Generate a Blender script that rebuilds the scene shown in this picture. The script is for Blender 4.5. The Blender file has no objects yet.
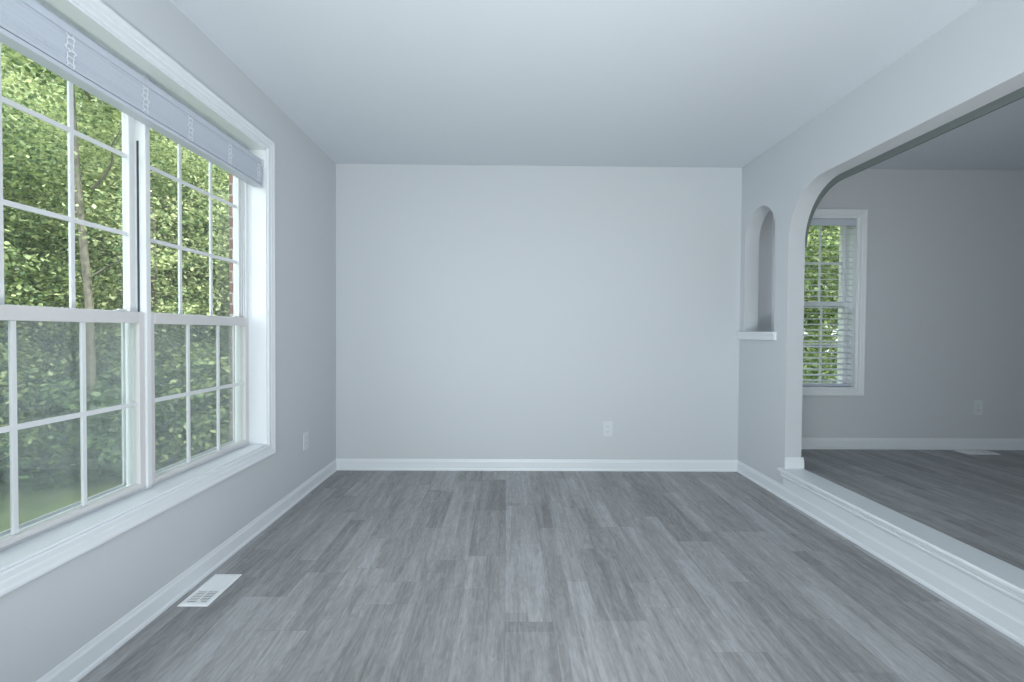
import bpy, bmesh, math, random
import numpy as np
from mathutils import Vector, Matrix
sc = bpy.context.scene
col = sc.collection
R = math.radians

# ---------------------------------------------------------------- camera
cam_d = bpy.data.cameras.new('camera')
cam = bpy.data.objects.new('camera', cam_d); col.objects.link(cam)
cam_d.sensor_width = 36.0
cam_d.lens = 483.0 / 1024.0 * 36.0
cam_d.clip_start = 0.02
cam.location = (0, 0, 1.095)
cam.rotation_euler = (R(90 - 1.07), R(-0.37), R(-0.62))
sc.camera = cam

# ---------------------------------------------------------------- exposure, sky, sun, added fill lamps
sc.view_settings.view_transform = 'Standard'
sc.view_settings.look = 'None'
sc.view_settings.gamma = 1.0
sc.view_settings.use_curve_mapping = False
sc.view_settings.exposure = 0.0

world = bpy.data.worlds.new('sky'); sc.world = world
world.use_nodes = True
wn = world.node_tree.nodes['Background']
wn.inputs['Color'].default_value = (0.92, 0.96, 1.0, 1)
wn.inputs['Strength'].default_value = 3.9

def light(name, kind, loc, direction, energy, color, **kw):
    d = bpy.data.lights.new(name, kind)
    d.energy = energy; d.color = color
    for k, v in kw.items(): setattr(d, k, v)
    o = bpy.data.objects.new(name, d); col.objects.link(o)
    o.location = loc
    o.rotation_euler = Vector(direction).to_track_quat('-Z', 'Y').to_euler()
    return o
light('sun', 'SUN', (8, -2, 12), (-0.80, 0.22, -1.0), 5.2, (1.0, 0.96, 0.88), angle=R(1.0))
# added fill lamp shining in through the glazed doors behind the camera
light('rear_fill', 'AREA', (0.3, -3.0, 1.45), (0, 1, 0.02), 24, (0.97, 0.985, 1.0), shape='RECTANGLE', size=2.6, size_y=2.1)

light('low_rear_fill', 'AREA', (0.3, -3.3, 0.35), (0, 1, 0.55), 70, (0.97, 0.985, 1.0), shape='RECTANGLE', size=2.6, size_y=1.0)  # added low fill lamp, tilted up to brighten the ceiling
# added fill lamps, below and behind the camera, bounced off the ceiling
light('bounce_fill', 'AREA', (0.25, 0.85, 0.22), (0.0, 0.42, 1), 31, (0.97, 0.985, 1.0), shape='DISK', size=0.6)
light('bounce_fill', 'AREA', (0.3, -1.1, 1.20), (0.0, 0.15, 1), 48, (0.97, 0.985, 1.0), shape='DISK', size=0.5)

sc.cycles.max_bounces = 10
sc.cycles.diffuse_bounces = 6
sc.cycles.transparent_max_bounces = 24
sc.cycles.sample_clamp_indirect = 4
sc.cycles.use_denoising = True
sc.cycles.caustics_reflective = False
sc.cycles.caustics_refractive = False

# ---------------------------------------------------------------- helpers
def lin(c): return tuple((v/255/12.92 if v <= 10 else ((v/255+0.055)/1.055)**2.4) for v in c) + (1,)

def new_mat(name):
    m = bpy.data.materials.new(name); m.use_nodes = True
    nt = m.node_tree
    return m, nt, nt.nodes['Principled BSDF'], nt.nodes['Material Output']

def plain(name, rgb, rough=0.5, bump=0.0, scale=60, spec=0.5, metal=0.0, vary=0.0):
    m, nt, b, out = new_mat(name)
    b.inputs['Base Color'].default_value = lin(rgb)
    b.inputs['Roughness'].default_value = rough
    b.inputs['Metallic'].default_value = metal
    b.inputs['Specular IOR Level'].default_value = spec
    tc = nt.nodes.new('ShaderNodeTexCoord')
    n = nt.nodes.new('ShaderNodeTexNoise'); n.inputs['Scale'].default_value = scale; n.inputs['Detail'].default_value = 4
    nt.links.new(tc.outputs['Object'], n.inputs['Vector'])
    if vary:
        mix = nt.nodes.new('ShaderNodeMix'); mix.data_type = 'RGBA'
        mix.inputs[6].default_value = lin(rgb)
        mix.inputs[7].default_value = lin(tuple(v*(1-vary) for v in rgb))
        nt.links.new(n.outputs['Fac'], mix.inputs[0]); nt.links.new(mix.outputs[2], b.inputs['Base Color'])
    if bump:
        bp = nt.nodes.new('ShaderNodeBump'); bp.inputs['Strength'].default_value = bump; bp.inputs['Distance'].default_value = 0.002
        nt.links.new(n.outputs['Fac'], bp.inputs['Height']); nt.links.new(bp.outputs['Normal'], b.inputs['Normal'])
    return m

M = {}
M['wall'] = plain('wall_paint', (205, 209, 213), 0.6, 0.08, 180, 0.3)
M['ceiling'] = plain('ceiling_paint', (214, 220, 226), 0.8, 0.15, 120, 0.2)
M['trim'] = plain('white_trim_paint', (229, 233, 237), 0.35, 0.02, 30, 0.5)
M['vinyl'] = plain('white_vinyl', (220, 223, 226), 0.4, 0.01, 30, 0.5)
M['rail'] = plain('off_white_vinyl', (210, 209, 210), 0.4, 0.01, 30, 0.5)
M['blind'] = plain('blind_slat_white', (196, 203, 214), 0.4, 0.01, 30, 0.5)
M['cord'] = plain('blind_cord_white', (232, 236, 240), 0.8, 0.02, 200)
M['dark'] = plain('dark_groove', (52, 60, 66), 0.6)
M['lip'] = plain('dark_grey_lip', (104, 112, 112), 0.6, 0.05, 40)
M['plate'] = plain('outlet_plastic', (216, 221, 226), 0.35, 0.0, 30, 0.5)
M['slot'] = plain('outlet_slot', (110, 114, 118), 0.7)
M['vent'] = plain('vent_enamel', (246, 248, 249), 0.35, 0.01, 30)
M['vent_in'] = plain('vent_damper_grey', (84, 88, 92), 0.5)
M['bark'] = plain('bark', (156, 150, 138), 0.9, 0.8, 14, 0.2, vary=0.55)
M['roof'] = plain('roof_shingle', (90, 88, 86), 0.9, 0.3, 20, vary=0.3)

def brick_mat():
    m, nt, b, out = new_mat('red_brick')
    tc = nt.nodes.new('ShaderNodeTexCoord')
    sx = nt.nodes.new('ShaderNodeSeparateXYZ'); cx = nt.nodes.new('ShaderNodeCombineXYZ')
    ad = nt.nodes.new('ShaderNodeMath'); ad.operation = 'ADD'
    nt.links.new(tc.outputs['Object'], sx.inputs[0])
    nt.links.new(sx.outputs['X'], ad.inputs[0]); nt.links.new(sx.outputs['Y'], ad.inputs[1])
    nt.links.new(ad.outputs[0], cx.inputs['X']); nt.links.new(sx.outputs['Z'], cx.inputs['Y'])
    br = nt.nodes.new('ShaderNodeTexBrick')
    br.inputs['Scale'].default_value = 1; br.inputs['Brick Width'].default_value = 0.21
    br.inputs['Row Height'].default_value = 0.075; br.inputs['Mortar Size'].default_value = 0.006
    br.inputs['Color1'].default_value = lin((134, 102, 96)); br.inputs['Color2'].default_value = lin((108, 80, 76))
    br.inputs['Mortar'].default_value = lin((170, 164, 158))
    nt.links.new(cx.outputs[0], br.inputs['Vector']); nt.links.new(br.outputs['Color'], b.inputs['Base Color'])
    b.inputs['Roughness'].default_value = 0.9
    return m
M['brick'] = brick_mat()

def floor_mat():
    m, nt, b, out = new_mat('grey_oak_vinyl_plank')
    N, L = nt.nodes, nt.links
    def math_(op, a, c=None):
        n = N.new('ShaderNodeMath'); n.operation = op
        for i, v in enumerate((a, c)):
            if v is None: continue
            if isinstance(v, (int, float)): n.inputs[i].default_value = v
            else: L.new(v, n.inputs[i])
        return n.outputs[0]
    def comb(x, y, z=0.0):
        n = N.new('ShaderNodeCombineXYZ')
        for i, v in enumerate((x, y, z)):
            if isinstance(v, (int, float)): n.inputs[i].default_value = v
            else: L.new(v, n.inputs[i])
        return n.outputs[0]
    def white(v):
        n = N.new('ShaderNodeTexWhiteNoise'); n.noise_dimensions = '3D'; L.new(v, n.inputs['Vector']); return n.outputs['Value']
    def noise(v, scale, detail=5, rough=0.55, dist=0.0):
        n = N.new('ShaderNodeTexNoise'); L.new(v, n.inputs['Vector'])
        n.inputs['Scale'].default_value = scale; n.inputs['Detail'].default_value = detail
        n.inputs['Roughness'].default_value = rough; n.inputs['Distortion'].default_value = dist
        return n.outputs['Fac']
    tc = N.new('ShaderNodeTexCoord'); s = N.new('ShaderNodeSeparateXYZ'); L.new(tc.outputs['Object'], s.inputs[0])
    X, Y = s.outputs['X'], s.outputs['Y']
    W, LEN = 0.18, 1.22
    xr = math_('DIVIDE', X, W); row = math_('FLOOR', xr); fx = math_('SUBTRACT', xr, row)
    off = white(comb(row, 3.7, 1.3))
    yr = math_('ADD', math_('DIVIDE', Y, LEN), off); cl = math_('FLOOR', yr); fy = math_('SUBTRACT', yr, cl)
    tone = white(comb(row, cl, 0.5))
    tone2 = white(comb(cl, row, 9.5))
    # strips printed inside a plank: it splits in two for part of its length
    half = math_('FLOOR', math_('MULTIPLY', fx, 2.0))
    seg = math_('FLOOR', math_('ADD', math_('MULTIPLY', fy, 2.0), tone))
    tone3 = white(comb(math_('ADD', math_('MULTIPLY', row, 2), half), math_('ADD', math_('MULTIPLY', cl, 3), seg), 4.4))
    # grain stretched along the plank, shifted from plank to plank
    gx = math_('ADD', X, math_('MULTIPLY', tone, 13.0)); gy = math_('ADD', Y, math_('MULTIPLY', tone2, 31.0))
    g1 = noise(comb(math_('MULTIPLY', gx, 17.0), math_('MULTIPLY', gy, 1.2)), 1.0, 6, 0.6, 0.9)
    g2 = noise(comb(math_('MULTIPLY', gx, 95.0), math_('MULTIPLY', gy, 7.0)), 1.0, 5, 0.65, 0.4)
    g3 = noise(comb(math_('MULTIPLY', gx, 30.0), math_('MULTIPLY', gy, 7.5)), 1.0, 3, 0.6, 2.4)
    def cen(v, k): return math_('MULTIPLY', math_('SUBTRACT', v, 0.5), k)
    t = math_('ADD', 0.5, cen(tone, 0.15))
    for v in (cen(tone3, 0.14), cen(g1, 0.66), cen(g2, 0.46), cen(g3, 0.36)): t = math_('ADD', t, v)
    cr = N.new('ShaderNodeValToRGB'); L.new(t, cr.inputs[0])
    e = cr.color_ramp.elements
    e[0].position = 0.10; e[0].color = lin((108, 107, 106))
    e[1].position = 0.90; e[1].color = lin((203, 204, 207))
    for p, c in ((0.32, (133, 133, 133)), (0.52, (158, 158, 159)), (0.70, (180, 181, 184))):
        k = e.new(p); k.color = lin(c)
    # seams
    ex = math_('MULTIPLY', math_('MINIMUM', fx, math_('SUBTRACT', 1.0, fx)), W)
    ey = math_('MULTIPLY', math_('MINIMUM', fy, math_('SUBTRACT', 1.0, fy)), LEN)
    ed = math_('LESS_THAN', math_('MINIMUM', ex, ey), 0.0011)
    mx = N.new('ShaderNodeMix'); mx.data_type = 'RGBA'
    L.new(math_('MULTIPLY', ed, 0.22), mx.inputs[0]); L.new(cr.outputs[0], mx.inputs[6]); mx.inputs[7].default_value = lin((60, 60, 62))
    L.new(mx.outputs[2], b.inputs['Base Color'])
    b.inputs['Specular IOR Level'].default_value = 0.4
    L.new(math_('ADD', 0.44, math_('MULTIPLY', g2, 0.16)), b.inputs['Roughness'])
    bp = N.new('ShaderNodeBump'); bp.inputs['Strength'].default_value = 0.25; bp.inputs['Distance'].default_value = 0.001
    L.new(math_('SUBTRACT', g2, ed), bp.inputs['Height']); L.new(bp.outputs['Normal'], b.inputs['Normal'])
    return m
M['floor'] = floor_mat()

def glass_mat(name, tint=(0.93, 0.96, 0.95), ior=1.5, haze=0.0):
    m = bpy.data.materials.new(name); m.use_nodes = True
    nt = m.node_tree; N, L = nt.nodes, nt.links
    N.remove(N['Principled BSDF'])
    t = N.new('ShaderNodeBsdfTransparent'); t.inputs['Color'].default_value = tint + (1,)
    g = N.new('ShaderNodeBsdfGlossy'); g.inputs['Roughness'].default_value = 0.0
    # reflectance of a thin pane, the same from both of its sides
    geo = N.new('ShaderNodeNewGeometry')
    dp = N.new('ShaderNodeVectorMath'); dp.operation = 'DOT_PRODUCT'
    L.new(geo.outputs['Incoming'], dp.inputs[0]); L.new(geo.outputs['Normal'], dp.inputs[1])
    def mth(op, a, b=None):
        n = N.new('ShaderNodeMath'); n.operation = op
        for i, v in enumerate((a, b)):
            if v is None: continue
            if isinstance(v, (int, float)): n.inputs[i].default_value = v
            else: L.new(v, n.inputs[i])
        return n.outputs[0]
    k = mth('POWER', mth('SUBTRACT', 1.0, mth('ABSOLUTE', dp.outputs['Value'])), 5.0)
    k = mth('ADD', mth('MULTIPLY', k, 0.95), 0.045)
    mx = N.new('ShaderNodeMixShader')
    L.new(k, mx.inputs[0]); L.new(t.outputs[0], mx.inputs[1]); L.new(g.outputs[0], mx.inputs[2])
    L.new(mx.outputs[0], N['Material Output'].inputs['Surface'])
    return m
M['glass'] = glass_mat('window_glass')

def screen_mat():
    m = bpy.data.materials.new('insect_screen_mesh'); m.use_nodes = True
    nt = m.node_tree; N, L = nt.nodes, nt.links
    b = N['Principled BSDF']; b.inputs['Base Color'].default_value = lin((185, 190, 190)); b.inputs['Roughness'].default_value = 0.7
    t = N.new('ShaderNodeBsdfTransparent')
    mx = N.new('ShaderNodeMixShader'); mx.inputs[0].default_value = 0.34
    L.new(t.outputs[0], mx.inputs[1]); L.new(b.outputs[0], mx.inputs[2])
    L.new(mx.outputs[0], N['Material Output'].inputs['Surface'])
    return m
M['screen'] = screen_mat()

def leaf_mat(name, dark, light_, trans=0.35):
    m, nt, b, out = new_mat(name); N, L = nt.nodes, nt.links
    geo = N.new('ShaderNodeNewGeometry')
    cr = N.new('ShaderNodeValToRGB'); L.new(geo.outputs['Random Per Island'], cr.inputs[0])
    cr.color_ramp.elements[0].color = lin(dark); cr.color_ramp.elements[1].color = lin(light_)
    cr.color_ramp.elements[1].position = 0.9
    L.new(cr.outputs[0], b.inputs['Base Color']); b.inputs['Roughness'].default_value = 0.45
    tr = N.new('ShaderNodeBsdfTranslucent')
    hs = N.new('ShaderNodeHueSaturation'); hs.inputs['Hue'].default_value = 0.485; hs.inputs['Value'].default_value = 1.3
    L.new(cr.outputs[0], hs.inputs['Color']); L.new(hs.outputs[0], tr.inputs['Color'])
    mx = N.new('ShaderNodeMixShader'); mx.inputs[0].default_value = trans
    L.new(b.outputs[0], mx.inputs[1]); L.new(tr.outputs[0], mx.inputs[2]); L.new(mx.outputs[0], out.inputs['Surface'])
    return m
M['leaf'] = leaf_mat('broad_leaf', (70, 102, 76), (200, 214, 156))
M['leaf2'] = leaf_mat('maple_leaf', (84, 118, 80), (222, 228, 178))
M['leaf3'] = leaf_mat('shrub_leaf', (70, 96, 74), (130, 156, 104))

def ground_mat():
    m, nt, b, out = new_mat('lawn_grass'); N, L = nt.nodes, nt.links
    tc = N.new('ShaderNodeTexCoord')
    n = N.new('ShaderNodeTexNoise'); n.inputs['Scale'].default_value = 1.2; n.inputs['Detail'].default_value = 8; n.inputs['Roughness'].default_value = 0.7
    L.new(tc.outputs['Object'], n.inputs['Vector'])
    cr = N.new('ShaderNodeValToRGB'); L.new(n.outputs['Fac'], cr.inputs[0])
    cr.color_ramp.elements[0].position = 0.3; cr.color_ramp.elements[0].color = lin((70, 84, 54))  # grass colours darkened to stand in for shade on the lawn
    cr.color_ramp.elements[1].position = 0.7; cr.color_ramp.elements[1].color = lin((112, 132, 70))
    L.new(cr.outputs[0], b.inputs['Base Color']); b.inputs['Roughness'].default_value = 0.9
    n2 = N.new('ShaderNodeTexNoise'); n2.inputs['Scale'].default_value = 45; n2.inputs['Detail'].default_value = 5
    L.new(tc.outputs['Object'], n2.inputs['Vector'])
    bp = N.new('ShaderNodeBump'); bp.inputs['Strength'].default_value = 0.9; bp.inputs['Distance'].default_value = 0.04
    L.new(n2.outputs['Fac'], bp.inputs['Height']); L.new(bp.outputs['Normal'], b.inputs['Normal'])
    return m
M['ground'] = ground_mat()

def box(bm, x0, x1, y0, y1, z0, z1):
    v = [bm.verts.new((x, y, z)) for x in (x0, x1) for y in (y0, y1) for z in (z0, z1)]
    for f in ((0, 1, 3, 2), (4, 6, 7, 5), (0, 4, 5, 1), (2, 3, 7, 6), (0, 2, 6, 4), (1, 5, 7, 3)):
        bm.faces.new([v[i] for i in f])

def prism(bm, pts, axis, a0, a1):
    """pts: 2D outline in the two axes other than axis (kept in xyz order), extruded from a0 to a1 along axis"""
    def P(p, a):
        q = list(p); q.insert(axis, a); return q
    A = [bm.verts.new(P(p, a0)) for p in pts]; B = [bm.verts.new(P(p, a1)) for p in pts]
    bm.faces.new(A); bm.faces.new(B[::-1])
    for i in range(len(pts)):
        j = (i + 1) % len(pts)
        bm.faces.new((A[i], B[i], B[j], A[j]))

def build(name, bm, mat, parent=None, bevel=0.0, smooth=False, seg=2, **props):
    bmesh.ops.recalc_face_normals(bm, faces=bm.faces)
    me = bpy.data.meshes.new(name); bm.to_mesh(me); bm.free()
    for mm in (mat if isinstance(mat, (list, tuple)) else [mat]): me.materials.append(mm)
    if smooth:
        for p in me.polygons: p.use_smooth = True
    o = bpy.data.objects.new(name, me); col.objects.link(o)
    if parent: o.parent = parent
    if bevel:
        b = o.modifiers.new('bevel', 'BEVEL'); b.width = bevel; b.segments = seg; b.limit_method = 'ANGLE'; b.angle_limit = R(40)
    for k, v in props.items(): o[k] = v
    return o

def empty(name, loc=(0, 0, 0), **props):
    o = bpy.data.objects.new(name, None); col.objects.link(o); o.location = loc; o.empty_display_size = 0.1
    for k, v in props.items(): o[k] = v
    return o

def frame_profile(bm, axis, plane, sgn, lo, hi, prof):
    """mitred picture-frame moulding round the rectangle lo..hi of the plane; prof: (outward, off the wall)"""
    rings = []
    for u, h in prof:
        c = [(lo[0]-u, lo[1]-u), (hi[0]+u, lo[1]-u), (hi[0]+u, hi[1]+u), (lo[0]-u, hi[1]+u)]
        ring = []
        for p in c:
            q = list(p); q.insert(axis, plane + sgn*h); ring.append(bm.verts.new(q))
        rings.append(ring)
    n = len(rings)
    for i in range(n):
        a, b = rings[i], rings[(i+1) % n]
        for k in range(4):
            l = (k+1) % 4
            bm.faces.new((a[k], a[l], b[l], b[k]))

# ---------------------------------------------------------------- room dimensions
XL, XR, XF = -1.338, 1.841, 1.951        # left wall, right wall near face, right wall far face
YB, YR, H = 3.80, -2.60, 2.396            # back wall, rear wall, ceiling
FZ, FX = 0.18, 5.7                       # raised floor next door and its far wall
T = 0.22
TL = 0.17
JY, JR = 3.156, -0.80                    # the two jambs of the wide opening
HZ, RAD = 2.036, 0.34
NY0, NY1, NZ0, NZT = 3.311, 3.732, 1.108, 2.022
S = dict(kind='structure')

# floor and ceilings
bm = bmesh.new(); box(bm, XL-TL, XF-0.03, YR-T, YB+T, -0.20, 0.0); build('floor', bm, M['floor'], **S)
bm = bmesh.new(); box(bm, XF, FX+0.1, YR-T, YB+T, -0.20, FZ); build('floor_raised', bm, M['floor'], **S)
bm = bmesh.new(); box(bm, XL-TL, FX+0.1, YR-T, YB+T, H, H+0.18); build('ceiling', bm, M['ceiling'], **S)
bm = bmesh.new(); box(bm, XL-TL-0.08, FX+0.2, YR-T-0.08, YB+T+0.08, H+0.18, H+0.34); build('roof', bm, M['roof'], **S)

# left wall with the twin-window opening
WY0, WY1, WZ0, WZ1 = 1.130, 2.712, 0.449, 2.102
bm = bmesh.new()
box(bm, XL-TL, XL, YR, WY0, 0, H); box(bm, XL-TL, XL, WY1, YB, 0, H)
box(bm, XL-TL, XL, WY0, WY1, 0, WZ0); box(bm, XL-TL, XL, WY0, WY1, WZ1, H)
build('wall_left', bm, M['wall'], **S)

# back wall, with the far room's window opening
VX0, VX1, VZ0, VZ1 = 2.152, 2.774, 0.665, 2.020
bm = bmesh.new()
box(bm, XL-TL, VX0, YB, YB+T, -0.2, H); box(bm, VX1, FX+0.1, YB, YB+T, -0.2, H)
box(bm, VX0, VX1, YB, YB+T, -0.2, VZ0); box(bm, VX0, VX1, YB, YB+T, VZ1, H)
build('wall_back', bm, M['wall'], **S)

# right wall: wide opening with rounded top corners over a curb, and a small arched opening
bm = bmesh.new()
def wall_piece(y0, y1, z0, z1): box(bm, XR, XF, y0, y1, z0, z1)
def over_arch(zfun, ys):
    for a, b in zip(ys[:-1], ys[1:]):
        prism(bm, [(a, zfun(a)), (b, zfun(b)), (b, H), (a, H)], 0, XR, XF)
wall_piece(YR, JR, 0, H)
wall_piece(JR, JY, 0, 0.188)
wall_piece(JY, NY0, 0, H)
wall_piece(NY0, NY1, 0, NZ0-0.02)
wall_piece(NY1, YB, 0, H)
def zopen(y, top=HZ, r=RAD):
    for c, s in ((JY-r, 1), (JR+r, -1)):
        d = (y-c)*s
        if d > 0: return top-r+math.sqrt(max(0, r*r-d*d))
    return top
ang = [R(a) for a in np.linspace(0, 90, 25)]
ys = sorted({round(JY-RAD+RAD*math.sin(a), 5) for a in ang} | {round(JR+RAD-RAD*math.sin(a), 5) for a in ang})
over_arch(zopen, ys)
nr = (NY1-NY0)/2; nc = (NY0+NY1)/2
ysn = [round(nc+nr*math.sin(R(a)), 5) for a in np.linspace(-90, 90, 33)]
over_arch(lambda y: NZT-nr+math.sqrt(max(0, nr*nr-(y-nc)**2)), ysn)
build('wall_right', bm, M['wall'], **S)

# dark grey strip hanging along the far edge of the opening's head
bm = bmesh.new()
ys2 = sorted(set(ys) | {round(JY-RAD+RAD*math.sin(R(a)), 5) for a in np.linspace(0, 90, 49)})
for a, b in zip(ys2[:-1], ys2[1:]):
    def drop(y):
        return zopen(y, HZ-0.036, RAD)
    prism(bm, [(a, drop(a)), (b, drop(b)), (b, zopen(b)+0.004), (a, zopen(a)+0.004)], 0, XF, XF+0.012)
build('trim_2', bm, M['lip'], **S)

# rear wall, glazed doors added for fill light, and the far room's other walls
DX0, DX1, DZ1 = -1.05, 1.60, 2.25
bm = bmesh.new()
box(bm, XL-TL, DX0, YR-T, YR, -0.2, H); box(bm, DX1, FX+0.1, YR-T, YR, -0.2, H); box(bm, DX0, DX1, YR-T, YR, DZ1, H)
build('wall_rear', bm, M['wall'], **S)
bm = bmesh.new(); box(bm, FX, FX+0.12, YR, YB, -0.2, H); build('wall_far_right', bm, M['wall'], **S)
d1 = empty('added_door_1', (0, YR-0.1, 0), **S)
for k in range(2):
    a = DX0 + k*(DX1-DX0)/2; b_ = a + (DX1-DX0)/2
    bm = bmesh.new(); frame_profile(bm, 1, 0.0, 1, (a+0.1, 0.12), (b_-0.1, DZ1-0.1), [(0, -0.02), (0, 0.02), (0.09, 0.02), (0.09, -0.02)])
    box(bm, a+0.1, b_-0.1, -0.018, 0.018, 1.13, 1.19)
    leaf = build('door_panel', bm, M['trim'], d1, 0.002)
    bm = bmesh.new(); box(bm, a+0.1, b_-0.1, -0.003, 0.003, 0.12, DZ1-0.1); build('glass_pane', bm, M['glass'], leaf)

# ---------------------------------------------------------------- baseboards and mouldings
BP = [(0, 0), (0.014, 0), (0.0145, 0.006), (0.012, 0.014), (0.008, 0.018), (0.008, 0.068), (0.005, 0.076), (0.003, 0.088), (0.0015, 0.090), (0, 0.090)]
def baseboard(name, axis, wall, sgn, a0, a1, z=0.0):
    bm = bmesh.new()
    pts = [(wall + sgn*u, z + h) for u, h in BP]
    prism(bm, pts, axis, a0, a1)
    return build(name, bm, M['trim'], bevel=0.0015, **S)
baseboard('baseboard_left', 1, XL, 1, YR, YB)
baseboard('baseboard_back', 0, YB, -1, XL, XR)
baseboard('baseboard_right', 1, XR, -1, YR, YB)
baseboard('baseboard_far', 0, YB, -1, XF, FX, FZ)

# little baseboard that wraps the jamb of the wide opening, on top of the ledge
bm = bmesh.new()
pr = [(0, 0), (0.014, 0), (0.014, 0.050), (0.010, 0.058), (0.008, 0.066), (0.003, 0.074), (0, 0.074)]
prism(bm, [(JY-u, 0.206+h) for u, h in pr], 0, XR-0.002, XF+0.012)
prism(bm, [(XF+u, FZ+h*1.25) for u, h in pr], 1, JY-0.012, YB-0.016)
build('trim_3', bm, M['trim'], **S)

# ledge and stepped mouldings on the room side of the curb
bm = bmesh.new()
prism(bm, [(1.803, 0.191), (1.806, 0.188), (XF+0.006, 0.188), (XF+0.006, 0.208), (1.808, 0.208), (1.804, 0.205), (1.802, 0.199)], 1, JR, JY)
prism(bm, [(1.803, 0.191), (1.806, 0.188), (XR, 0.188), (XR, 0.208), (1.808, 0.208), (1.804, 0.205), (1.802, 0.199)], 1, JY, JY+0.022)
build('trim_1', bm, M['trim'], bevel=0.001, **S)
bm = bmesh.new()
prism(bm, [(XR, 0.188), (1.816, 0.188), (1.816, 0.184), (1.812, 0.180), (1.813, 0.174), (1.819, 0.170), (1.819, 0.166), (1.816, 0.163), (1.817, 0.156), (1.824, 0.147),
           (1.835, 0.142), (1.835, 0.088), (XR, 0.088)], 1, JR, JY+0.004)
build('trim_4', bm, M['trim'], bevel=0.0006, **S)

# sill of the arched opening
bm = bmesh.new()
box(bm, XR-0.022, XF+0.022, NY0-0.038, YB-0.001, NZ0-0.058, NZ0-0.052)
box(bm, XR-0.016, XF+0.016, NY0-0.032, YB-0.001, NZ0-0.052, NZ0-0.018)
box(bm, XR-0.024, XF+0.024, NY0-0.038, YB-0.001, NZ0-0.018, NZ0)
build('trim_5', bm, M['trim'], bevel=0.002, **S)

# ---------------------------------------------------------------- windows
CAS = [(0.0, 0.0), (0.0, 0.010), (0.005, 0.013), (0.022, 0.013), (0.026, 0.016), (0.041, 0.018), (0.048, 0.021), (0.056, 0.021), (0.060, 0.017), (0.060, 0.0)]

def sash(root, put, u0, u1, z0, z1, d0, d1, nc_, nr_, stile, rb, rt, mat, bead=0.006):
    """put(bm, u0,u1, d0,d1, z0,z1) adds a box: u along the wall, d depth into it"""
    bm = bmesh.new()
    put(bm, u0, u0+stile, d0, d1, z0, z1); put(bm, u1-stile, u1, d0, d1, z0, z1)
    put(bm, u0+stile, u1-stile, d0, d1, z0, z0+rb); put(bm, u0+stile, u1-stile, d0, d1, z1-rt, z1)
    s = build('sash', bm, mat, root, 0.0025)
    g0, g1, h0, h1 = u0+stile, u1-stile, z0+rb, z1-rt
    dm = (d0+d1)/2
    bm = bmesh.new(); put(bm, g0, g1, dm-0.002, dm+0.002, h0, h1); build('glass_pane', bm, M['glass'], s)
    bm = bmesh.new(); w = 0.0085
    for i in range(1, nc_):
        u = g0 + (g1-g0)*i/nc_; put(bm, u-w, u+w, dm-0.0045, dm+0.0045, h0, h1)
    for i in range(1, nr_):
        z = h0 + (h1-h0)*i/nr_; put(bm, g0, g1, dm-0.0040, dm+0.0040, z-w, z+w)
    build('muntin_grid', bm, M['vinyl'], s, 0.002)
    return s

# twin double-hung window in the left wall: u is y, depth goes towards -x
w1 = empty('window_1', (XL, (WY0+WY1)/2, WZ0), **S)
ox, oy, oz = w1.location
def put1(bm, u0, u1, d0, d1, z0, z1): box(bm, -d1, -d0, u0-oy, u1-oy, z0-oz, z1-oz)
bm = bmesh.new(); frame_profile(bm, 0, 0.0, 1, (WY0-oy+0.003, WZ0-oz+0.003), (WY1-oy-0.003, WZ1-oz-0.003), CAS)
build('casing', bm, M['trim'], w1)
bm = bmesh.new()          # painted extension jambs and sill board
put1(bm, WY0, WY0+0.012, -0.002, 0.095, WZ0, WZ1); put1(bm, WY1-0.012, WY1, -0.002, 0.095, WZ0, WZ1)
put1(bm, WY0+0.012, WY1-0.012, -0.002, 0.095, WZ0, WZ0+0.012); put1(bm, WY0+0.012, WY1-0.012, -0.002, 0.095, WZ1-0.012, WZ1)
build('jamb_liner', bm, M['trim'], w1)
MC = 1.931
bm = bmesh.new()          # vinyl frame with the running tracks for the sashes
put1(bm, WY0, WY0+0.030, 0.095, TL, WZ0, WZ1); put1(bm, WY1-0.030, WY1, 0.095, TL, WZ0, WZ1)
put1(bm, WY0+0.030, WY1-0.030, 0.095, TL, WZ1-0.034, WZ1); put1(bm, WY0+0.030, WY1-0.030, 0.095, TL, WZ0, WZ0+0.026)
for d in (0.095, 0.108, 0.118): put1(bm, WY1-0.038, WY1-0.030, d, d+0.005, 1.160, WZ1-0.022)
build('window_frame', bm, M['vinyl'], w1, 0.001)
bm = bmesh.new(); put1(bm, MC-0.013, MC+0.013, 0.080, TL, WZ0+0.012, WZ1-0.012); build('mullion', bm, M['vinyl'], w1, 0.003)
bm = bmesh.new(); put1(bm, MC-0.0165, MC-0.013, 0.106, 0.112, 1.165, 1.832); build('balance_track', bm, M['dark'], w1)
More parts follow.
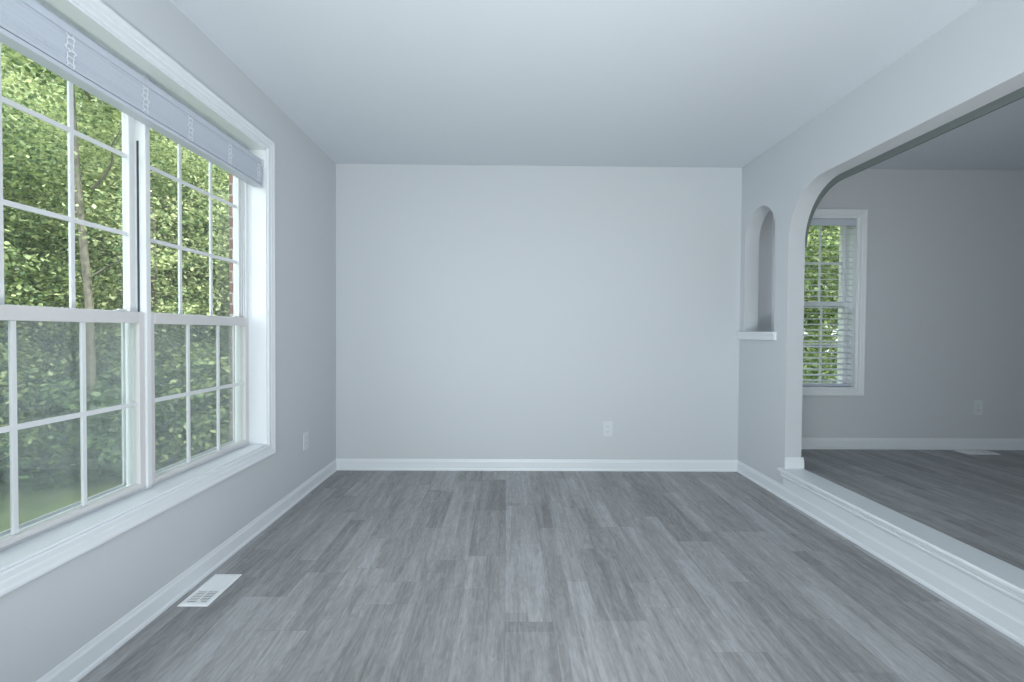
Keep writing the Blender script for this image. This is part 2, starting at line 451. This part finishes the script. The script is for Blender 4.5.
for a, b_ in ((WY0+0.032, MC-0.013), (MC+0.013, WY1-0.032)):
    ls = sash(w1, put1, a, b_, WZ0+0.022, 1.163, 0.088, 0.118, 3, 2, 0.028, 0.021, 0.044, M['rail'])
    us = sash(w1, put1, a, b_, 1.122, WZ1-0.018, 0.122, 0.150, 3, 3, 0.028, 0.044, 0.022, M['vinyl'])
    bm = bmesh.new()      # sash lock on the meeting rail
    m_ = b_-0.10
    put1(bm, m_-0.026, m_+0.026, 0.096, 0.112, 1.163, 1.167); put1(bm, m_-0.010, m_+0.024, 0.099, 0.110, 1.167, 1.172)
    build('sash_lock', bm, M['vinyl'], ls, 0.0015)
    bm = bmesh.new(); put1(bm, a+0.01, b_-0.01, 0.1585, 0.1590, WZ0+0.03, 1.160)
    sf = build('insect_screen', bm, M['screen'], w1)
    bm = bmesh.new(); frame_profile(bm, 0, -0.158, 1, (a+0.024-oy, WZ0+0.042-oz), (b_-0.024-oy, 1.150-oz), [(0, -0.004), (0, 0.004), (0.012, 0.004), (0.012, -0.004)])
    build('screen_frame', bm, M['vinyl'], sf)

# double-hung window of the far room: u is x, depth goes towards +y
w2 = empty('window_2', ((VX0+VX1)/2, YB, VZ0), **S)
px, py, pz = w2.location
def put2(bm, u0, u1, d0, d1, z0, z1): box(bm, u0-px, u1-px, d0, d1, z0-pz, z1-pz)
bm = bmesh.new(); frame_profile(bm, 1, 0.0, -1, (VX0-px+0.003, VZ0-pz+0.003), (VX1-px-0.003, VZ1-pz-0.003), [(u*1.06, h) for u, h in CAS])
build('casing', bm, M['trim'], w2)
bm = bmesh.new()
put2(bm, VX0, VX0+0.012, -0.002, 0.08, VZ0, VZ1); put2(bm, VX1-0.012, VX1, -0.002, 0.08, VZ0, VZ1)
put2(bm, VX0+0.012, VX1-0.012, -0.002, 0.08, VZ0, VZ0+0.010); put2(bm, VX0+0.012, VX1-0.012, -0.002, 0.08, VZ1-0.012, VZ1)
build('jamb_liner', bm, M['trim'], w2)
bm = bmesh.new()
put2(bm, VX0, VX0+0.014, 0.08, 0.2, VZ0, VZ1); put2(bm, VX1-0.014, VX1, 0.08, 0.2, VZ0, VZ1)
put2(bm, VX0+0.014, VX1-0.014, 0.08, 0.2, VZ0, VZ0+0.012); put2(bm, VX0+0.014, VX1-0.014, 0.08, 0.2, VZ1-0.012, VZ1)
build('window_frame', bm, M['vinyl'], w2)
sash(w2, put2, VX0+0.014, VX1-0.014, VZ0+0.008, 1.352, 0.085, 0.112, 3, 2, 0.028, 0.024, 0.030, M['vinyl'])
sash(w2, put2, VX0+0.014, VX1-0.014, 1.318, VZ1-0.010, 0.115, 0.142, 3, 2, 0.028, 0.030, 0.022, M['vinyl'])

# ---------------------------------------------------------------- blinds
def tube(bm, p, q, r, n=6):
    p, q = Vector(p), Vector(q); d = (q-p).normalized()
    s = d.orthogonal().normalized(); t = d.cross(s)
    rings = [[bm.verts.new(c + r*(math.cos(2*math.pi*i/n)*s + math.sin(2*math.pi*i/n)*t)) for i in range(n)] for c in (p, q)]
    bm.faces.new(rings[0][::-1]); bm.faces.new(rings[1])
    for i in range(n): bm.faces.new((rings[0][i], rings[0][(i+1) % n], rings[1][(i+1) % n], rings[1][i]))

def slat(bm, u0, u1, dc, z, half, tilt, put_pt, thick=0.0026, crown=0.002, n=6):
    """one curved slat from u0 to u1"""
    top, bot = [], []
    for k in range(n+1):
        s = -1 + 2*k/n; c = crown*(1-s*s)
        d = half*s
        dd = d*math.cos(tilt) - c*math.sin(tilt); zz = d*math.sin(tilt) + c*math.cos(tilt)
        top.append((dc+dd, z+zz+thick/2)); bot.append((dc+dd, z+zz-thick/2))
    out = top + bot[::-1]
    A = [bm.verts.new(put_pt(u0, *p)) for p in out]; B = [bm.verts.new(put_pt(u1, *p)) for p in out]
    m = len(out)
    for i in range(m):
        j = (i+1) % m; bm.faces.new((A[i], B[i], B[j], A[j]))
    bm.faces.new(A); bm.faces.new(B[::-1])

# raised blind over the twin window
b1 = empty('window_blind', (XL, MC, 1.881), label='white slatted blind drawn up into a stack across the wide twin window', category='blind')
def pt1(u, d, z): return (-d, u-MC, z-1.881)
def pb1(bm, u0, u1, d0, d1, z0, z1): box(bm, -d1, -d0, u0-MC, u1-MC, z0-1.881, z1-1.881)
U0, U1 = WY0+0.020, WY1-0.024
bm = bmesh.new(); pb1(bm, U0+0.003, U1-0.006, 0.014, 0.056, 2.000, 2.032); pb1(bm, U0+0.003, U1-0.006, 0.011, 0.014, 2.004, 2.028)
hr = build('headrail', bm, M['blind'], b1, 0.0015)
bm = bmesh.new()
bm.free()
for u, w_ in ((U0-0.003, 0.006), (U1+0.004, 0.0075)):
    bm = bmesh.new(); pb1(bm, u-w_, u+w_, 0.010, 0.060, 1.998, 2.036); build('mounting_bracket', bm, M['vinyl'], b1)
bm = bmesh.new(); rnd = random.Random(4)
ns = 24; zt, zb = 1.998, 1.898
for k in range(ns):
    z = zb + (zt-zb)*(k+0.5)/ns; e = rnd.uniform(-0.003, 0.003); sh = rnd.uniform(-0.0010, 0.0010)
    slat(bm, U0+0.002+e, U1-0.002+e, 0.034+sh, z, 0.0250, R(rnd.uniform(-0.5, 0.5)), pt1, 0.0041, 0.0010)
build('slat_stack', bm, M['blind'], b1)
bm = bmesh.new(); pb1(bm, U0, U1-0.001, 0.008, 0.060, 1.881, 1.896); build('bottom_rail', bm, M['blind'], b1, 0.004)
for f in (0.035, 0.235, 0.435, 0.60, 0.79, 0.965):
    u = U0 + (U1-U0)*f
    bm = bmesh.new(); 
    for k in range(5):      # the slack tape bulges out in loops in front of the stack
        z1 = 1.998 - 0.020*k; du = 0.006*math.sin(k*2.3)
        q = [(u-0.011+du, 0.0065, z1), (u-0.013, 0.0025, z1-0.007), (u-0.009-du, 0.002, z1-0.014), (u-0.011, 0.0065, z1-0.020)]
        q2 = [(u+0.011+du, 0.0065, z1), (u+0.009, 0.0025, z1-0.007), (u+0.013-du, 0.002, z1-0.014), (u+0.011, 0.0065, z1-0.020)]
        for L_ in (q, q2):
            for a, b_ in zip(L_[:-1], L_[1:]): tube(bm, pt1(*a), pt1(*b_), 0.0012)
        tube(bm, pt1(*q[1]), pt1(*q2[2]), 0.0010); tube(bm, pt1(*q[2]), pt1(*q2[1]), 0.0010)
    build('ladder_cord', bm, M['cord'], b1)

# lowered, open blind in the far room's window
zb0 = VZ0+0.012
b2 = empty('window_blind', (px, YB, zb0), label='white slatted blind let down over the narrow window of the next room', category='blind')
def pt2(u, d, z): return (u-px, d, z-zb0)
def pb2(bm, u0, u1, d0, d1, z0, z1): box(bm, u0-px, u1-px, d0, d1, z0-zb0, z1-zb0)
A0, A1 = VX0+0.018, VX1-0.018
bm = bmesh.new(); pb2(bm, A0, A1, 0.018, 0.066, VZ1-0.050, VZ1-0.014); pb2(bm, A0-0.003, A1+0.003, 0.008, 0.014, VZ1-0.068, VZ1-0.014)
build('headrail', bm, M['blind'], b2, 0.0015)
bm = bmesh.new(); n2 = 28
za, zc = zb0+0.045, VZ1-0.085
for k in range(n2):
    z = za + (zc-za)*k/(n2-1)
    slat(bm, A0+0.002, A1-0.002, 0.042, z, 0.0245, R(11.0), pt2, 0.0022, 0.0012)
build('slat_stack', bm, M['blind'], b2)
bm = bmesh.new(); pb2(bm, A0, A1, 0.018, 0.066, zb0+0.001, zb0+0.019); build('bottom_rail', bm, M['blind'], b2, 0.004)
for f in (0.14, 0.86):
    u = A0 + (A1-A0)*f
    bm = bmesh.new()
    for d in (0.016, 0.068): tube(bm, pt2(u, d, zb0+0.02), pt2(u, d, VZ1-0.05), 0.0009)
    for k in range(n2):
        z = za + (zc-za)*k/(n2-1); tube(bm, pt2(u, 0.016, z-0.006), pt2(u, 0.068, z+0.002), 0.0006, 4)
    build('ladder_cord', bm, M['cord'], b2)
bm = bmesh.new(); tube(bm, pt2(A1-0.03, 0.004, VZ1-0.07), pt2(A1-0.03, 0.002, 1.05), 0.0012); 
tube(bm, pt2(A1-0.03, 0.002, 1.05), pt2(A1-0.03, 0.002, 1.015), 0.005, 8)
build('pull_cord', bm, M['cord'], b2)

# ---------------------------------------------------------------- wall outlets
def rrect(w, h, r, n=5):
    pts = []
    for cx_, cz, a0 in ((w/2-r, h/2-r, 0), (-w/2+r, h/2-r, 90), (-w/2+r, -h/2+r, 180), (w/2-r, -h/2+r, 270)):
        for k in range(n+1):
            a = R(a0 + 90*k/n); pts.append((cx_+r*math.cos(a), cz+r*math.sin(a)))
    return pts
def outlet(loc, rz, label):
    root = empty('wall_outlet', loc, label=label, category='outlet'); root.rotation_euler = (0, 0, rz)
    bm = bmesh.new(); prism(bm, rrect(0.074, 0.118, 0.006), 1, -0.006, 0.0); build('cover_plate', bm, M['plate'], root, 0.002)
    for z in (0.0195, -0.0195):
        bm = bmesh.new(); prism(bm, [(x, z+q) for x, q in rrect(0.034, 0.029, 0.010)], 1, -0.0085, -0.006)
        s = build('socket', bm, M['plate'], root, 0.0006)
        bm = bmesh.new()
        box(bm, -0.0075, -0.0055, -0.0090, -0.0084, z-0.001, z+0.008); box(bm, 0.0055, 0.0075, -0.0090, -0.0084, z, z+0.007)
        prism(bm, [(0.0022*math.cos(R(a)), z-0.007+0.0022*math.sin(R(a))) for a in range(0, 360, 45)], 1, -0.0090, -0.0084)
        build('socket_slot', bm, M['slot'], s)
    bm = bmesh.new(); prism(bm, [(0.003*math.cos(R(a)), 0.003*math.sin(R(a))) for a in range(0, 360, 30)], 1, -0.0072, -0.006)
    build('screw', bm, M['plate'], root)
    return root
outlet((0.803, YB, 0.334), 0, 'white wall outlet low on the pale back wall above the white baseboard')
outlet((XL, 3.225, 0.362), R(90), 'white wall outlet seen edge-on beside the big window, low on its wall')
outlet((3.757, YB, 0.516), 0, 'white wall outlet on the shaded wall of the raised next room')

# ---------------------------------------------------------------- floor vents
def floor_vent(loc, rz, label, lx=0.120, ly=0.252):
    root = empty('floor_vent', loc, label=label, category='vent'); root.rotation_euler = (0, 0, rz)
    bm = bmesh.new()
    frame_profile(bm, 2, 0.0, 1, (-lx/2+0.018, -ly/2+0.018), (lx/2-0.018, ly/2-0.018),
                  [(0, 0.0), (0, 0.0055), (0.009, 0.0055), (0.018, 0.0015), (0.018, 0.0)])
    build('frame', bm, M['vent'], root)
    bm = bmesh.new(); w = lx/2-0.018; h = ly/2-0.018
    n = 18
    for k in range(n):                      # angled louvres in the two fields of the grille
        y = -h + 2*h*(k+0.5)/n
        if y > -0.01:      # one field's louvres lie flat and shut, the other's stand open
            prism(bm, [(y-0.0052, 0.0020), (y+0.0052, 0.0040), (y+0.0052, 0.0050), (y-0.0052, 0.0030)], 0, -w, w)
        else:
            prism(bm, [(y-0.0010, 0.0012), (y+0.0002, 0.0046), (y+0.0012, 0.0046), (y, 0.0012)], 0, -w, w)
    box(bm, -0.002, 0.002, -h, h, 0.0012, 0.0052)
    build('louvre_grille', bm, M['vent'], root)
    bm = bmesh.new(); box(bm, -w, w, -h, -0.010, 0.0002, 0.0010); build('damper_plate', bm, M['vent_in'], root, label='grey closed half of the damper')
    bm = bmesh.new(); box(bm, -w, w, -0.015, h, 0.0002, 0.0014); build('damper_plate', bm, M['vent'], root)
    bm = bmesh.new(); box(bm, w*0.25-0.009, w*0.25+0.009, -h+0.004, -h+0.009, 0.0045, 0.0085); build('damper_lever', bm, M['vent'], root, 0.001)
    return root
floor_vent((-1.239, 2.032, 0.0), 0, 'white rectangular floor vent set in grey planks below the big window')
floor_vent((3.665, 3.700, FZ), R(90), 'white floor vent near the baseboard on the raised floor of the next room')

# ---------------------------------------------------------------- outside
GZ = -1.30
bm = bmesh.new()
n = 40
for i in range(n+1):
    for j in range(n+1):
        x = -40 + 70*i/n; y = -15 + 65*j/n
        z = GZ + 0.10*math.sin(x*0.35+1)*math.cos(y*0.3)
        bm.verts.new((x, y, z))
bm.verts.ensure_lookup_table()
for i in range(n):
    for j in range(n):
        a = i*(n+1)+j; bm.faces.new([bm.verts[k] for k in (a, a+n+1, a+n+2, a+1)])
build('lawn', bm, M['ground'], smooth=True, **S)
bm = bmesh.new(); box(bm, XL-TL-0.02, FX+0.12, YR-T-0.02, YB+T+0.02, GZ-0.3, -0.2); build('wall_foundation', bm, M['brick'], **S)
bm = bmesh.new(); box(bm, -1.915, XL-TL, 3.36, YB+T+0.3, GZ-0.3, H+0.18); build('wall_brick_bay', bm, M['brick'], **S)

def leaves_mesh(name, seed, rx, ry, rz, zc, nclump, nleaf, size, clump_r, mat, shell=0.55):
    g = np.random.default_rng(seed)
    u = g.normal(size=(nclump, 3)); u /= np.linalg.norm(u, axis=1)[:, None]
    r = shell + (1-shell)*g.random(nclump)**0.7
    C = u*r[:, None]*np.array([rx, ry, rz]) + np.array([0, 0, zc])
    k = nclump*nleaf
    P = np.repeat(C, nleaf, 0)
    cr = np.repeat(clump_r*(0.6+0.8*g.random(nclump)), nleaf)
    off = g.normal(size=(k, 3))*cr[:, None]*np.array([1, 1, 0.45])
    P = P + off
    a = g.random(k)*2*np.pi; tilt = g.normal(size=k)*0.55; roll = g.normal(size=k)*0.45
    d = np.stack([np.cos(a)*np.cos(tilt), np.sin(a)*np.cos(tilt), np.sin(tilt)], 1)
    s = np.stack([-np.sin(a), np.cos(a), np.zeros(k)], 1)
    up = np.cross(d, s); s = s*np.cos(roll)[:, None] + up*np.sin(roll)[:, None]
    L_ = size*(0.6+0.8*g.random(k))[:, None]
    V = np.stack([P-d*L_*0.5, P+s*L_*0.33, P+d*L_*0.5, P-s*L_*0.33], 1).reshape(-1, 3)
    me = bpy.data.meshes.new(name)
    me.vertices.add(4*k); me.vertices.foreach_set('co', V.astype(np.float32).ravel())
    me.loops.add(4*k); me.loops.foreach_set('vertex_index', np.arange(4*k, dtype=np.int32))
    me.polygons.add(k); me.polygons.foreach_set('loop_start', np.arange(0, 4*k, 4, dtype=np.int32))
    me.polygons.foreach_set('loop_total', np.full(k, 4, dtype=np.int32))
    me.update(); me.validate(); me.materials.append(mat)
    return me

def trunk_mesh(name, seed, h, r, forks, top):
    rnd = random.Random(seed); bm = bmesh.new()
    def limb(p, q, r0, r1, n=8, segs=5, wob=0.08):
        prev = None
        for k in range(segs+1):
            t = k/segs; c = Vector(p).lerp(Vector(q), t) + Vector((rnd.uniform(-wob, wob), rnd.uniform(-wob, wob), 0))*math.sin(math.pi*t)
            rr = r0+(r1-r0)*t
            ring = [bm.verts.new(c+Vector((rr*math.cos(2*math.pi*i/n), rr*math.sin(2*math.pi*i/n), 0))) for i in range(n)]
            if prev:
                for i in range(n): bm.faces.new((prev[i], prev[(i+1) % n], ring[(i+1) % n], ring[i]))
            else: bm.faces.new(ring[::-1])
            prev = ring
        bm.faces.new(prev)
    limb((0, 0, -0.4), (rnd.uniform(-.3, .3), rnd.uniform(-.3, .3), h), r, r*0.4)
    for k in range(forks):
        z = h*(0.25+0.7*k/forks); a = rnd.random()*6.28; l = top*rnd.uniform(0.5, 0.9)
        limb((0, 0, z), (l*math.cos(a), l*math.sin(a), z+l*rnd.uniform(0.3, 0.8)), r*0.4, r*0.08, 6, 4)
    bmesh.ops.recalc_face_normals(bm, faces=bm.faces)
    me = bpy.data.meshes.new(name); bm.to_mesh(me); bm.free(); me.materials.append(M['bark'])
    return me

crowns = [leaves_mesh('crown_foliage', 11, 2.5, 2.5, 3.6, 4.6, 190, 210, 0.095, 0.40, M['leaf']),
          leaves_mesh('crown_foliage', 12, 2.2, 2.4, 3.2, 4.9, 180, 210, 0.09, 0.38, M['leaf2']),
          leaves_mesh('crown_foliage', 13, 2.8, 2.6, 3.9, 4.8, 200, 210, 0.10, 0.42, M['leaf'])]
trunks = [trunk_mesh('tree_trunk', 5, 6.5, 0.15, 7, 2.2), trunk_mesh('tree_trunk', 6, 7.0, 0.12, 7, 2.0), trunk_mesh('tree_trunk', 7, 7.4, 0.19, 8, 2.4)]
shrubs = [leaves_mesh('foliage', 21, 1.5, 1.3, 0.95, 0.75, 120, 90, 0.10, 0.22, M['leaf3'], 0.4),
          leaves_mesh('foliage', 22, 1.3, 1.6, 1.15, 0.90, 130, 90, 0.09, 0.22, M['leaf'], 0.4)]
stems = [trunk_mesh('stem', 31, 1.1, 0.035, 7, 0.9), trunk_mesh('stem', 32, 1.3, 0.03, 7, 1.0)]

def plant(name, part_a, me_a, part_b, me_b, loc, rz, s, label, cat, group):
    r = empty(name, loc, label=label, category=cat, group=group); r.rotation_euler = (0, 0, rz); r.scale = (s, s, s)
    for nm, me in ((part_a, me_a), (part_b, me_b)):
        o = bpy.data.objects.new(nm, me); col.objects.link(o); o.parent = r
    return r
def polar(deg, dist): return (-dist*math.sin(R(deg)), dist*math.cos(R(deg)))   # bearing to the left of the camera's view
rnd = random.Random(9)
TG = 'trees beyond the big window'
spots = []
for row_, (ds_, step, d0) in enumerate([(11.4, 18, 18.0), (14.4, 15, 9.5), (17.6, 15, 20.5), (22.5, 12.5, 13.0), (28, 12, 19.0)]):
    dg_ = d0; k_ = row_
    while dg_ < 76:
        spots.append((dg_ + rnd.uniform(-1, 1), ds_ + rnd.uniform(-.3, .3), k_ % 3)); dg_ += step; k_ += 1
for dg, ds, v in spots:
    x, y = polar(dg, ds)
    near = ds < 13
    s = rnd.uniform(0.94, 1.06)*(0.84 if near else 0.95 if ds < 15 else 1.15 if ds < 19 else 1.4 if ds < 24 else 1.6)
    plant('leafy_tree', 'crown', crowns[v], 'trunk', trunks[v], (x, y, GZ), rnd.random()*6.28, s,
          'leafy green tree at the front of the woods outside the big window' if near else 'taller leafy tree deep in the woods outside the big window',
          'tree', TG if near else 'trees deep in the woods')
for k, (dg, ds) in enumerate([(22, 11.2), (31, 10.9), (40, 10.8), (49.5, 11.0), (59, 10.9), (69, 11.2),
                              (26, 13.8), (34.5, 14.4), (42.5, 14.0), (50, 14.4), (58, 14.0)]):
    x, y = polar(dg, ds)
    plant('leafy_shrub', 'crown', shrubs[k % 2], 'stem', stems[k % 2], (x, y, GZ), rnd.random()*6.28, rnd.uniform(1.05, 1.2)*(1.0 if ds < 12 else 1.4),
          'low dark green shrub at the foot of the trees outside the big window', 'shrub', 'undergrowth below the trees')
for dg, ds, v, s in [(-29, 10.5, 1, 0.8), (-37, 9.6, 0, 0.78), (-46, 11, 1, 0.9), (-33, 17, 2, 1.1)]:
    x, y = polar(dg, ds)
    plant('leafy_tree', 'crown', crowns[v], 'trunk', trunks[v], (x, y, GZ), rnd.random()*6.28, s,
          'leafy tree seen through the blind of the narrow window in the next room', 'tree', 'trees behind the next room')
# a slim pale-barked tree standing in front of the woods
high = leaves_mesh('crown_foliage', 14, 2.0, 2.0, 1.9, 7.6, 110, 160, 0.10, 0.36, M['leaf2'])
x, y = polar(40.2, 9.9)
plant('slim_tree', 'crown', high, 'trunk', trunk_mesh('tree_trunk', 8, 7.6, 0.075, 4, 1.2), (x, y, GZ), 2.1, 1.0, 'slim tree with a bare pale trunk in front of the leafy woods outside', 'tree', 'trees beyond the big window')
